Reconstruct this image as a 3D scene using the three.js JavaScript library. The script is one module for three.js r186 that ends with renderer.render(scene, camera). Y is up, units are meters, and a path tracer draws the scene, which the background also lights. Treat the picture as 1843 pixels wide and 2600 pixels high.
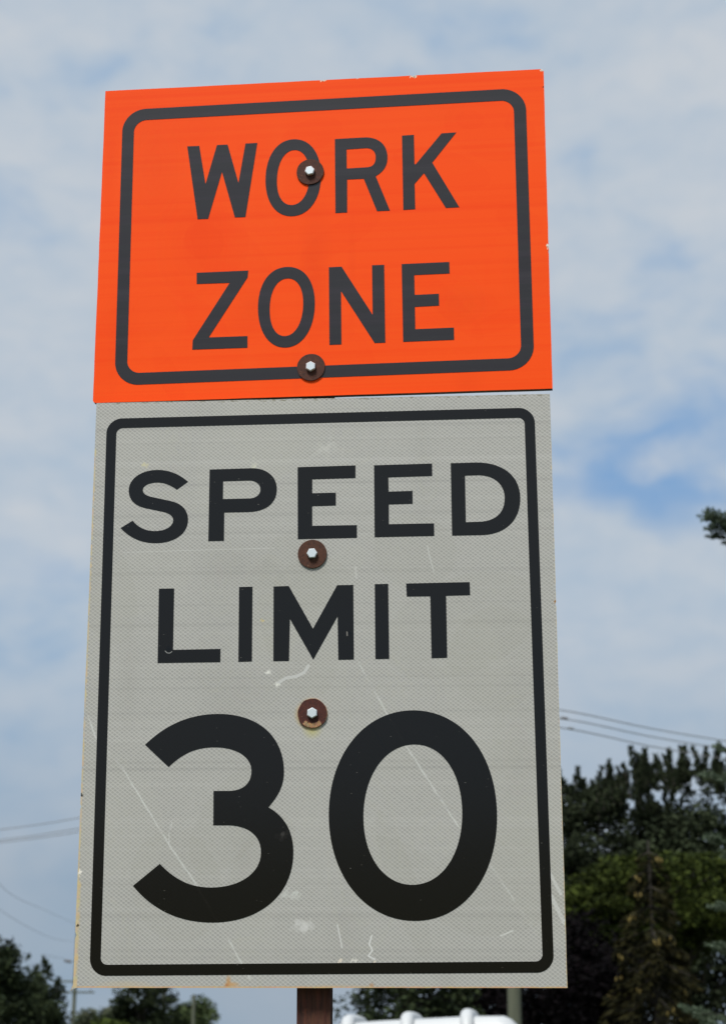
import * as THREE from 'three';
import { mergeGeometries } from 'three/addons/utils/BufferGeometryUtils.js';
import { RoundedBoxGeometry } from 'three/addons/geometries/RoundedBoxGeometry.js';
import { ImprovedNoise } from 'three/addons/math/ImprovedNoise.js';

// ------------------------------------------------------------------ camera, sky, sun, exposure
const W = 725, H = 1024;
const scene = new THREE.Scene();
const PITCH = THREE.MathUtils.degToRad(18);
const camera = new THREE.PerspectiveCamera(THREE.MathUtils.radToDeg(2 * Math.atan(1300 / 4250)), W / H, 0.05, 3000);
camera.position.set(0, 1.6, 0);
camera.rotation.set(PITCH, 0, 0);
camera.focus = 2.14;
camera.userData.fStop = 10;

const noise = new ImprovedNoise();
function fbm(x, y, z, oct) {
  let a = 0.5, s = 0, n = 0;
  for (let i = 0; i < oct; i++) { s += a * noise.noise(x, y, z); n += a; a *= 0.52; x = x * 2.03 + 11.3; y = y * 2.03 + 5.7; z = z * 2.03 + 3.1; }
  return s / n;
}
const lin = (c) => (c <= 0.04045 ? c / 12.92 : ((c + 0.055) / 1.055) ** 2.4);
const rgb = (r, g, b) => [lin(r / 255), lin(g / 255), lin(b / 255)];
const mix = (a, b, t) => a + (b - a) * t;
const sstep = (a, b, x) => { const t = Math.min(1, Math.max(0, (x - a) / (b - a))); return t * t * (3 - 2 * t); };
function buildSky() {
  const w = 2560, h = 1280, data = new Float32Array(w * h * 4);
  const blueHigh = rgb(120, 161, 206), blueLow = rgb(138, 168, 194), white = rgb(196, 203, 211), grey = rgb(166, 186, 206), low = rgb(150, 169, 190);
  // openings in the cloud sheet: azimuth (degrees right of north), elevation, half width, half height, strength
  const gaps = [[9.6, 18.7, 4.2, 1.5, 0.78], [11.2, 21.0, 3.2, 1.3, 0.32], [12.0, 26.2, 2.0, 1.2, 0.2], [9.6, 24.3, 1.6, 0.9, 0.18], [7.6, 29.8, 1.0, 1.8, 0.14], [-12, 28.0, 1.5, 2.6, 0.12], [-11.5, 16.2, 1.6, 1.0, 0.25], [-11.6, 6, 3, 2, 0.3],
    [70, 34, 12, 6, 0.6], [150, 45, 14, 7, 0.6], [-110, 40, 14, 7, 0.6], [-60, 25, 8, 5, 0.5], [40, 55, 9, 6, 0.5], [-160, 22, 12, 5, 0.5]];
  const puffs = [[8.2, 16.4, 2.4, 1.2, 0.5], [12.2, 15.3, 2.2, 1.0, 0.45], [-11.8, 24.0, 1.2, 1.4, 0.3], [-11.6, 20.6, 1.4, 1.2, 0.3], [9.5, 34, 4, 2.0, 0.2], [-3, 33.8, 4, 1.0, 0.2]];
  for (let j = 0; j < h; j++) {
    const el = ((j + 0.5) / h - 0.5) * Math.PI, ce = Math.cos(el), se = Math.sin(el), eld = el * 180 / Math.PI;
    for (let i = 0; i < w; i++) {
      const o = (j * w + i) * 4;
      if (eld < -3) { data[o] = low[0]; data[o + 1] = low[1]; data[o + 2] = low[2]; data[o + 3] = 1; continue; }
      const az = ((i + 0.5) / w - 0.5) * 2 * Math.PI, x = ce * Math.cos(az), z = ce * Math.sin(az);
      const k = 7, yy = se * 1.9;
      const wx = fbm(x * 9 + 3, yy * 9, z * 9 + 7, 3), wy = fbm(x * 9 + 31, yy * 9 + 4, z * 9 - 17, 3);
      const big = fbm(x * k * 0.6 + 2.2 + wx * 0.3, yy * k * 0.6 + wy * 0.3, z * k * 0.6 + 9.1, 3);
      const mid = fbm(x * k * 2.2 + 5 + wx * 0.55, yy * k * 2.2 + wy * 0.55, z * k * 2.2, 5);
      const fine = fbm(x * k * 6 + wx, yy * k * 6 + wy, z * k * 6 + 4, 4);
      const calm = sstep(1, 15, eld);
      let cover = 0.95 + big * 0.5 + mid * 0.46 * calm + fine * 0.12 * calm;
      let dx = Math.atan2(x, -z) * 180 / Math.PI + wx * 3.4 + mid * 1.6, dy = eld + wy * 2.6 + mid * 1.5;
      for (const [ga, ge, gw, gh, gs] of gaps) { const q = ((dx - ga) / gw) ** 2 + ((dy - ge) / gh) ** 2; if (q < 8) cover -= gs * Math.exp(-q); }
      for (const [ga, ge, gw, gh, gs] of puffs) { const q = ((dx - ga) / gw) ** 2 + ((dy - ge) / gh) ** 2; if (q < 8) cover += gs * Math.exp(-q); }
      const c = sstep(0.05, 0.95, cover) * mix(0.8, 1, sstep(2, 14, eld));
      const tone = Math.min(1, Math.max(0, 0.52 + (mid * 0.75 + fine * 0.34) * mix(0.35, 1, calm) + big * 0.6 + (sstep(8, 34, eld) - 0.5) * 0.24));
      const dim = mix(0.8, 1.0, sstep(0, 16, eld));
      for (let n = 0; n < 3; n++) {
        const blue = mix(blueLow[n], blueHigh[n], sstep(2, 18, eld)), cloud = mix(grey[n], white[n], tone);
        data[o + n] = mix(blue, cloud, c) * dim;
      }
      data[o + 3] = 1;
    }
  }
  const t = new THREE.DataTexture(data, w, h, THREE.RGBAFormat, THREE.FloatType);
  t.mapping = THREE.EquirectangularReflectionMapping;
  t.minFilter = t.magFilter = THREE.LinearFilter;
  t.needsUpdate = true;
  return t;
}
const skyTexture = buildSky();
scene.background = skyTexture;
scene.environment = skyTexture;

const sun = new THREE.DirectionalLight(new THREE.Color(1.0, 0.965, 0.91), 3.95);
const sunDir = new THREE.Vector3(-0.30, 0.92, 0.62).normalize();
sun.position.copy(sunDir).multiplyScalar(60);
sun.castShadow = true;
sun.shadow.radius = 30;
sun.shadow.mapSize.set(2048, 2048);
Object.assign(sun.shadow.camera, { left: -40, right: 40, top: 40, bottom: -40, near: 1, far: 160 });
scene.add(sun, sun.target);

const renderer = new THREE.WebGLRenderer({ antialias: true });
renderer.setSize(W, H);
renderer.toneMapping = THREE.LinearToneMapping;
renderer.toneMappingExposure = 1;
renderer.shadowMap.enabled = true;

// ------------------------------------------------------------------ helpers
function rng(seed) { let a = seed >>> 0; return () => { a = (a + 0x6d2b79f5) >>> 0; let t = Math.imul(a ^ (a >>> 15), 1 | a); t = (t + Math.imul(t ^ (t >>> 7), 61 | t)) ^ t; return ((t ^ (t >>> 14)) >>> 0) / 4294967296; }; }
const used = {};
function numbered(name) { const n = used[name] = (used[name] ?? -1) + 1; return n ? `${name}_${String(n).padStart(3, '0')}` : name; }
function tag(o, label, category, group) { o.userData.label = label; o.userData.category = category; if (group) o.userData.group = group; return o; }
function thing(name, label, category, pos, group) { const g = new THREE.Group(); g.name = numbered(name); g.position.set(...pos); tag(g, label, category, group); scene.add(g); return g; }
function part(name, geometry, material, parent) { const m = new THREE.Mesh(geometry, material); m.name = name; m.castShadow = m.receiveShadow = true; parent.add(m); return m; }
const V = (x, y, z) => new THREE.Vector3(x, y, z);
const std = (color, roughness, extra = {}) => new THREE.MeshStandardMaterial({ color: Array.isArray(color) ? new THREE.Color(...color) : color, roughness, ...extra });
function canvasTex(w, h, draw, srgb = true) {
  const c = document.createElement('canvas'); c.width = w; c.height = h;
  draw(c.getContext('2d'), w, h);
  const t = new THREE.CanvasTexture(c);
  if (srgb) t.colorSpace = THREE.SRGBColorSpace;
  t.wrapS = t.wrapT = THREE.RepeatWrapping;
  return t;
}
function shapeFrom(text) {                                   // 'M x,y L x,y C x,y x,y x,y Z' in millimetres; the second outline is a hole
  const paths = []; let p, q;
  const tok = text.split(/\s+/);
  for (let i = 0; i < tok.length;) {
    const c = tok[i++], pt = () => tok[i++].split(',').map((v) => Number(v) / 1000);
    if (c === 'M') { p = new (paths.length ? THREE.Path : THREE.Shape)(); paths.push(p); q = pt(); p.moveTo(...q); }
    else if (c === 'L') p.lineTo(...pt());
    else if (c === 'C') { const a = pt(), b = pt(), d = pt(); p.bezierCurveTo(...a, ...b, ...d); }
    else p.closePath();
  }
  paths[0].holes.push(...paths.slice(1));
  return paths[0];
}
const mmPath = (P, pts) => { pts.forEach(([x, y], i) => (i ? P.lineTo(x / 1000, y / 1000) : P.moveTo(x / 1000, y / 1000))); P.closePath(); return P; };
function roundRect(P, x0, y0, x1, y1, r) {
  [x0, y0, x1, y1, r] = [x0, y0, x1, y1, r].map((v) => v / 1000);
  P.moveTo(x0 + r, y0); P.lineTo(x1 - r, y0); P.absarc(x1 - r, y0 + r, r, -Math.PI / 2, 0); P.lineTo(x1, y1 - r); P.absarc(x1 - r, y1 - r, r, 0, Math.PI / 2);
  P.lineTo(x0 + r, y1); P.absarc(x0 + r, y1 - r, r, Math.PI / 2, Math.PI); P.lineTo(x0, y0 + r); P.absarc(x0 + r, y0 + r, r, Math.PI, 1.5 * Math.PI);
  return P;
}

// ------------------------------------------------------------------ ground
{
  const tex = canvasTex(512, 512, (g, w, h) => {
    const r = rng(5); g.fillStyle = '#464a36'; g.fillRect(0, 0, w, h);
    for (let i = 0; i < 9000; i++) { const v = 45 + r() * 50; g.fillStyle = `rgba(${v * 0.95},${v},${v * 0.6},0.5)`; g.fillRect(r() * w, r() * h, 1 + r() * 3, 1 + r() * 3); }
  });
  tex.repeat.set(400, 400);
  const ground = part('ground', new THREE.CircleGeometry(1200, 96).rotateX(-Math.PI / 2), new THREE.MeshStandardMaterial({ map: tex, roughness: 1 }), scene);
  ground.userData.kind = 'structure'; ground.userData.label = 'rough grass verge stretching to the horizon';
}

// ------------------------------------------------------------------ the road sign
const sign = thing('road_sign', 'orange WORK ZONE plaque above a white SPEED LIMIT 30 panel, bolted to one rusty post', 'road sign', [-0.0538, 0, -2.2467]);
sign.quaternion.setFromRotationMatrix(new THREE.Matrix4().makeBasis(V(0.99815, -0.00304, 0.06065), V(-0.00083, 0.99797, 0.06367), V(-0.06072, -0.0636, 0.99613)));
const PY = 1.6828;

// the prismatic sheeting: a lattice of small sealed cells, drawn in millimetres
function sheeting(g, w, h, mmW, mmH, base, line, dot, bands) {
  const s = w / mmW, cw = 6.3 * s, ch = 4.9 * s, r = rng(77);
  g.fillStyle = base; g.fillRect(0, 0, w, h);
  g.fillStyle = dot;
  for (let y = -1, row = 0; y < h + ch; y += ch / 2, row++) for (let x = (row % 2) * cw / 2; x < w + cw; x += cw) { g.globalAlpha = 0.35 + r() * 0.4; g.beginPath(); g.ellipse(x, y, cw * 0.27, ch * 0.24, 0, 0, 7); g.fill(); }
  g.globalAlpha = 1; g.strokeStyle = line; g.lineWidth = 0.62 * s;
  const k = ch / cw;
  g.globalAlpha = 0.6; g.beginPath();
  for (let x = -cw; x < w + h / k + cw; x += cw) { g.moveTo(x + cw / 2, 0); g.lineTo(x + cw / 2 - h / k, h); }
  g.stroke(); g.globalAlpha = 1; g.beginPath();
  for (let x = -Math.ceil(h / k / cw + 1) * cw; x < w + cw; x += cw) { g.moveTo(x + cw / 2, 0); g.lineTo(x + cw / 2 + h / k, h); }
  g.stroke();
  for (let i = 0; i < bands; i++) { g.fillStyle = r() < 0.5 ? 'rgba(255,255,250,0.035)' : 'rgba(60,60,60,0.045)'; const y = r() ** 1.3 * h; g.fillRect(0, y, w, (0.6 + r() * 5) * s); }
}
function stroke(g, pts, s, h, width, style) { g.strokeStyle = style; g.lineWidth = width * s; g.lineCap = g.lineJoin = 'round'; g.beginPath(); pts.forEach(([x, y], i) => (i ? g.lineTo((x + 304.8) * s, h - y * s) : g.moveTo((x + 304.8) * s, h - y * s))); g.stroke(); }
function soft(g, x, y, rx, ry, s, h, c, a) {
  g.save(); g.translate((x + 304.8) * s, h - y * s); g.scale(rx * s, ry * s);
  const q = g.createRadialGradient(0, 0, 0, 0, 0, 1); q.addColorStop(0, `rgba(${c},${a})`); q.addColorStop(0.5, `rgba(${c},${a * 0.55})`); q.addColorStop(1, `rgba(${c},0)`);
  g.fillStyle = q; g.fillRect(-1, -1, 2, 2); g.restore();
}
function blot(g, x, y, rx, ry, s, h, style, seed, n = 14) {
  const r = rng(seed); g.fillStyle = style;
  for (let i = 0; i < n; i++) { const a = r() * 7, d = r(); g.beginPath(); g.ellipse((x + Math.cos(a) * d * rx + 304.8) * s, h - (y + Math.sin(a) * d * ry) * s, rx * s * (0.15 + r() * 0.35), ry * s * (0.15 + r() * 0.35), r() * 3, 0, 7); g.fill(); }
}
const SCRATCHES = [[[48.7, 404.9], [74.5, 358.4], [102.8, 306.8], [118, 284], [175, 194.4], [215.9, 144.9], [269.1, 64]], [[-300, 338], [-288, 309], [-252, 269.6], [-185.8, 168.4], [-159.3, 132.5], [-112.7, 59], [-84, 10.9]], [[-186.7, 201.7], [-190, 188], [-189.9, 173.9]]];
function wear(g, s, h, onFilm) {
  const a = onFilm ? 0.05 : 1;
  const q = rng(19);
  for (const p of SCRATCHES) for (let i = 0; i < p.length - 1; i++) {
    const len = Math.hypot(p[i + 1][0] - p[i][0], p[i + 1][1] - p[i][1]), n = Math.max(1, Math.round(len / 3.5));
    const at = (t) => [mix(p[i][0], p[i + 1][0], t) + Math.sin(t * n * 0.7) * 0.3, mix(p[i][1], p[i + 1][1], t)];
    let fade = 0.7;
    for (let k = 0; k < n; k++) { fade = Math.min(1, Math.max(0.1, fade + (q() - 0.5) * 0.5)); stroke(g, [at(k / n), at((k + 1) / n)], s, h, 1.2 + q() * 2.4, `rgba(205,207,202,${0.34 * a * fade})`); if (fade > 0.5) stroke(g, [at(k / n), at((k + 0.9) / n)], s, h, 0.6 + q() * 0.8, `rgba(222,224,218,${0.3 * a * fade})`); }
  }
  stroke(g, [[147.9, 521.3], [142, 545], [140, 556]], s, h, 1.6, `rgba(205,207,200,${0.5 * a})`);
  stroke(g, [[45.8, 528.7], [47, 515]], s, h, 3, `rgba(205,207,200,${0.35 * a})`);
  stroke(g, [[-14.8, 399.7], [-20, 391], [-30, 386], [-44, 384], [-55, 377]], s, h, 4, `rgba(208,210,206,${0.6 * a})`);
  stroke(g, [[23.7, 75], [27, 60], [29.3, 48.2]], s, h, 2, `rgba(215,217,212,${0.6 * a})`);
  stroke(g, [[66, 62], [63, 52], [67, 45], [62, 38], [70, 34]], s, h, 2, `rgba(222,224,220,${0.7 * a})`);
  stroke(g, [[-260, 553], [-150, 555], [-60, 556]], s, h, 0.8, `rgba(215,217,212,${0.4 * a})`);
  stroke(g, [[286, 140], [300, 112]], s, h, 4, `rgba(215,217,212,${0.5 * a})`);
  stroke(g, [[288, 110], [303, 78]], s, h, 5, `rgba(215,217,212,${0.5 * a})`);
  stroke(g, [[225, 62], [240, 68]], s, h, 2, `rgba(215,217,212,${0.6 * a})`);
  blot(g, -32, 113, 14, 5, s, h, `rgba(205,207,202,${0.28 * a})`, 3); blot(g, -22, 74, 18, 9, s, h, `rgba(205,207,202,${0.25 * a})`, 4);
  blot(g, 26.6, 32.4, 3, 3, s, h, 'rgba(216,206,190,0.8)', 6); blot(g, 46, 32.4, 10, 1.2, s, h, 'rgba(216,214,204,0.7)', 7); blot(g, 70, 31, 2, 1.6, s, h, 'rgba(216,206,190,0.8)', 8);
  soft(g, -176, 15, 8, 1.6, s, h, '206,202,190', 0.6); soft(g, -166, 15.8, 5, 1, s, h, '206,202,190', 0.5);
}
const SW = 1640, SH = 2048, SS = SW / 609.6;
const sheetTex = canvasTex(SW, SH, (g, w, h) => {
  sheeting(g, w, h, 609.6, 761.6, '#a9a8a2', '#c2c1ba', '#94948f', 70);
  const r = rng(31);
  for (let i = 0; i < 26; i++) { g.fillStyle = i % 2 ? 'rgba(190,190,178,0.05)' : 'rgba(120,118,108,0.05)'; g.beginPath(); g.ellipse(r() * w, r() * h, 60 + r() * 260, 40 + r() * 160, r() * 3, 0, 7); g.fill(); }
  for (let i = 0; i < 34; i++) soft(g, r() * 600 - 300, r() * 760, 8 + r() * 60, 30 + r() * 120, SS, h, i % 2 ? '120,118,108' : '188,188,178', 0.05 + r() * 0.05);
  wear(g, SS, h, false);
  blot(g, -66.9, 391.6, 4, 4, SS, h, 'rgba(222,222,212,0.45)', 11); blot(g, -55, 375, 4, 4, SS, h, 'rgba(222,222,212,0.4)', 12);
  blot(g, -74.8, 459, 4.5, 2.5, SS, h, 'rgba(205,185,120,0.35)', 13); blot(g, -235.9, 672, 6, 4, SS, h, 'rgba(196,192,160,0.6)', 14); blot(g, 5, 690, 40, 6, SS, h, 'rgba(205,206,198,0.12)', 15); blot(g, -90, 668, 3, 14, SS, h, 'rgba(206,205,188,0.25)', 16);
  { const gr = g.createRadialGradient(295.5 * SS, h - 318 * SS, 0, 295.5 * SS, h - 318 * SS, 14 * SS); gr.addColorStop(0, 'rgba(186,178,96,0.75)'); gr.addColorStop(1, 'rgba(186,178,110,0)'); g.fillStyle = gr; g.fillRect(280 * SS, h - 335 * SS, 32 * SS, 34 * SS);
    const g2 = g.createRadialGradient(293.5 * SS, h - 335 * SS, 15 * SS, 293.5 * SS, h - 337 * SS, 22.5 * SS); g2.addColorStop(0, 'rgba(176,140,74,0.55)'); g2.addColorStop(1, 'rgba(180,160,110,0)'); g.fillStyle = g2; g.fillRect(270 * SS, h - 362 * SS, 50 * SS, 52 * SS); }
  soft(g, -107, 4, 12, 4, SS, h, '196,150,98', 0.9); soft(g, -111, 8, 4, 9, SS, h, '190,136,80', 0.8); soft(g, -113, 3, 3, 3, SS, h, '170,104,52', 0.7); soft(g, 66, 3, 4, 4, SS, h, '176,128,88', 0.8); soft(g, -240, 4, 40, 6, SS, h, '196,178,146', 0.5); soft(g, -302, 60, 4, 90, SS, h, '196,178,140', 0.5); soft(g, 20, 2, 60, 3, SS, h, '190,168,134', 0.4);
  // edges: the film is yellowed and lifted along the bottom and the left
  for (let i = 0; i < 900; i++) { const x = r() * 609 - 304.8; g.fillStyle = `rgba(${186 + r() * 26},${152 + r() * 26},${112 + r() * 26},0.5)`; g.fillRect((x + 304.8) * SS, h - (0.6 + r() * 1.4) * SS, 10 + r() * 20, 2.2 * SS); }
  for (let i = 0; i < 620; i++) { const y = r() ** 1.7 * 700; g.fillStyle = `rgba(${190 + r() * 20},${170 + r() * 20},${126 + r() * 26},0.4)`; g.fillRect(0, h - y * SS, (0.8 + r() * 1.9 * (y < 130 ? 2.4 : 1)) * SS, 12); if (i % 3 === 0) g.fillRect(w - (0.3 + r() * 0.7) * SS, h - y * SS, 2 * SS, 14); }
  for (let i = 0; i < 90; i++) { g.fillStyle = `rgba(110,106,84,${0.2 + r() * 0.4})`; g.beginPath(); g.ellipse(r() * w, (0.4 + r() * 2) * SS, (1 + r() * 2) * SS, 0.8 * SS, 0, 0, 7); g.fill(); }
  blot(g, -302, 75, 2, 3, SS, h, 'rgba(70,60,44,0.8)', 22); blot(g, -302.5, 140, 2, 5, SS, h, 'rgba(236,232,220,0.7)', 23); blot(g, -303.5, 236, 1.2, 3, SS, h, 'rgba(40,36,30,0.8)', 24); blot(g, 304, 480, 1.4, 3, SS, h, 'rgba(150,100,40,0.8)', 25);
});
const filmTex = canvasTex(SW, SH, (g, w, h) => {
  sheeting(g, w, h, 609.6, 761.6, '#0d0a05', '#110e08', '#0b0805', 0);
  wear(g, SS, h, true);
  const r = rng(41);
  for (let i = 0; i < 420; i++) { g.fillStyle = `rgba(200,200,196,${0.12 + r() * 0.4})`; g.fillRect(r() * w, r() * h, 1.5 + r() * 5, 1 + r() * 1.3); }
  stroke(g, [[57, 334], [75, 306], [84, 291]], SS, h, 1.3, 'rgba(6,6,6,0.8)');
  blot(g, -197, 423.3, 3.4, 3.4, SS, h, 'rgba(0,0,0,1)', 51, 20); stroke(g, [[-201.5, 421], [-199, 418.4], [-195.5, 418], [-192.6, 420]], SS, h, 0.9, 'rgba(190,192,190,0.85)');
  blot(g, 38.5, 440.6, 2.6, 3.4, SS, h, 'rgba(0,0,0,1)', 52, 18); stroke(g, [[35, 443], [35.2, 438.6]], SS, h, 1.8, 'rgba(150,146,140,0.8)');
  blot(g, -46, 186, 8, 7, SS, h, 'rgba(140,140,140,0.06)', 53);
});
const OW = 2048, OH = 1536, OS = OW / 609.6;
const orangeTex = canvasTex(OW, OH, (g, w, h) => {
  const s = OS;
  g.fillStyle = 'rgb(255,82,16)'; g.fillRect(0, 0, w, h);
  const cw = 6.3 * s, k = 0.78; g.lineWidth = 0.6 * s; g.strokeStyle = 'rgba(255,80,16,0.55)'; g.beginPath();
  for (let x = -h / k - cw; x < w + h / k + cw; x += cw) { g.moveTo(x, 0); g.lineTo(x + h / k, h); g.moveTo(x, 0); g.lineTo(x - h / k, h); }
  g.stroke();
  const r = rng(61);
  for (let i = 0; i < 90; i++) { g.fillStyle = r() < 0.5 ? 'rgba(255,84,20,0.08)' : 'rgba(238,52,4,0.07)'; g.fillRect(0, r() * h, w, (1 + r() * 8) * s); }
  for (let i = 0; i < 40; i++) { g.fillStyle = r() < 0.5 ? 'rgba(255,84,20,0.07)' : 'rgba(232,52,4,0.06)'; g.beginPath(); g.ellipse(r() * w, r() * h, 50 + r() * 240, 40 + r() * 120, r() * 3, 0, 7); g.fill(); }
  for (let i = 0; i < 40; i++) soft(g, r() * 600 - 300, r() * 455, 6 + r() * 50, 20 + r() * 90, s, h, i % 2 ? '222,58,8' : '255,104,40', 0.06 + r() * 0.08);
  const chip = (x, y, rx, ry, sd) => { blot(g, x, y, rx, ry, s, h, 'rgba(232,222,208,0.95)', sd, 16); blot(g, x, y - 1, rx * 0.5, ry * 0.6, s, h, 'rgba(90,80,70,0.6)', sd + 1, 5); };
  chip(3, 456.5, 5, 1.2, 71); chip(128, 456, 5, 2.2, 73); chip(304, 199, 1.6, 5, 75); chip(50, 457, 2, 0.8, 77); chip(302.5, 455.5, 4, 1.5, 79);
  blot(g, -266.5, 371, 1.5, 1.2, s, h, 'rgba(60,20,10,0.9)', 81); blot(g, 190, 420, 1, 1, s, h, 'rgba(120,30,10,0.7)', 82); blot(g, 303.6, 430, 0.8, 1.4, s, h, 'rgba(80,40,20,0.9)', 83);
});
const orangeFilmTex = canvasTex(1024, 768, (g, w, h) => {
  const r = rng(91); g.fillStyle = '#2a282a'; g.fillRect(0, 0, w, h);
  for (let i = 0; i < 60; i++) { g.fillStyle = r() < 0.5 ? 'rgba(70,66,68,0.10)' : 'rgba(30,28,34,0.12)'; g.fillRect(0, r() * h, w, 2 + r() * 22); }
  for (let i = 0; i < 500; i++) { g.fillStyle = `rgba(120,116,116,${r() * 0.12})`; g.fillRect(r() * w, r() * h, 4 + r() * 30, 1); }
});
function fitted(t, w, h) { t.repeat.set(1 / w, 1 / h); t.offset.set(0.5, 0); return t; }
fitted(sheetTex, 0.6096, 0.762); fitted(filmTex, 0.6096, 0.762); fitted(orangeTex, 0.6096, 0.4572); fitted(orangeFilmTex, 0.6096, 0.4572);
// a faint waviness of the sheeting, seen only in its gloss
const cellBump = canvasTex(512, 512, (g, w, h) => sheeting(g, w, h, 6.3 * 8, 4.9 * 10, '#808080', '#9a9a9a', '#6a6a6a', 0), false);
cellBump.repeat.set(1 / 0.0504, 1 / 0.049);

const MAT = {
  sheet: new THREE.MeshPhysicalMaterial({ map: sheetTex, roughness: 0.5, clearcoat: 0.2, clearcoatRoughness: 0.25, bumpMap: cellBump, bumpScale: 0.00008 }),
  film: new THREE.MeshStandardMaterial({ map: filmTex, roughness: 0.13, bumpMap: cellBump, bumpScale: 0.00004 }),
  orange: new THREE.MeshPhysicalMaterial({ map: orangeTex, roughness: 0.6, specularIntensity: 0.25 }),
  orangeFilm: new THREE.MeshStandardMaterial({ map: orangeFilmTex, roughness: 0.28 }),
  edgeTan: std([0.42, 0.30, 0.19], 0.8),
  edgeAlu: std([0.09, 0.06, 0.05], 0.8),
};
// ragged outline of a panel: corners plus slightly uneven sides and nicks
function panelShape(w, h, corners, nicks, seed) {
  const r = rng(seed), pts = [];
  for (let c = 0; c < 4; c++) {
    const a = corners[c], b = corners[(c + 1) % 4];
    for (let i = 0; i < 24; i++) {
      const t = i / 24; let x = mix(a[0], b[0], t), y = mix(a[1], b[1], t);
      if (i > 0) { if (c % 2) x += (r() - 0.5) * 0.35; else y += (r() - 0.5) * 0.35; }
      pts.push([x, y]);
    }
  }
  for (const [x, y, d] of nicks) {
    let best = 0, bd = 1e9; pts.forEach((p, i) => { const q = Math.hypot(p[0] - x, p[1] - y); if (q < bd) { bd = q; best = i; } });
    const p = pts[best], nx = pts[(best + 1) % pts.length], pv = pts[(best + pts.length - 1) % pts.length];
    const side = (o, k) => { const l = Math.hypot(o[0] - p[0], o[1] - p[1]); return [p[0] + (o[0] - p[0]) / l * k, p[1] + (o[1] - p[1]) / l * k]; };
    const mid = [p[0] - (Math.abs(p[0]) > w / 2 - 3 ? Math.sign(p[0]) * d : 0), p[1] + (Math.abs(p[1]) < 3 ? d : Math.abs(p[1] - h) < 3 ? -d : 0)];
    pts.splice(best, 1, side(pv, 2 + Math.abs(d) * 1.2), mid, side(nx, 2 + Math.abs(d) * 1.6));
  }
  return mmPath(new THREE.Shape(), pts);
}
const T = 0.0064, T2 = 0.0092;
function panel(name, shape, face, edge, parent, thick = T) {
  return part(name, new THREE.ExtrudeGeometry(shape, { depth: thick, bevelEnabled: false, curveSegments: 12 }), [face, edge], parent);
}
function applied(name, shape, material, parent) {              // a film stuck on the face
  const m = part(name, new THREE.ExtrudeGeometry(shape, { depth: 0.00045, bevelEnabled: false, curveSegments: 28 }), material, parent);
  m.position.z = T - 0.0001;
  return m;
}
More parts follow.
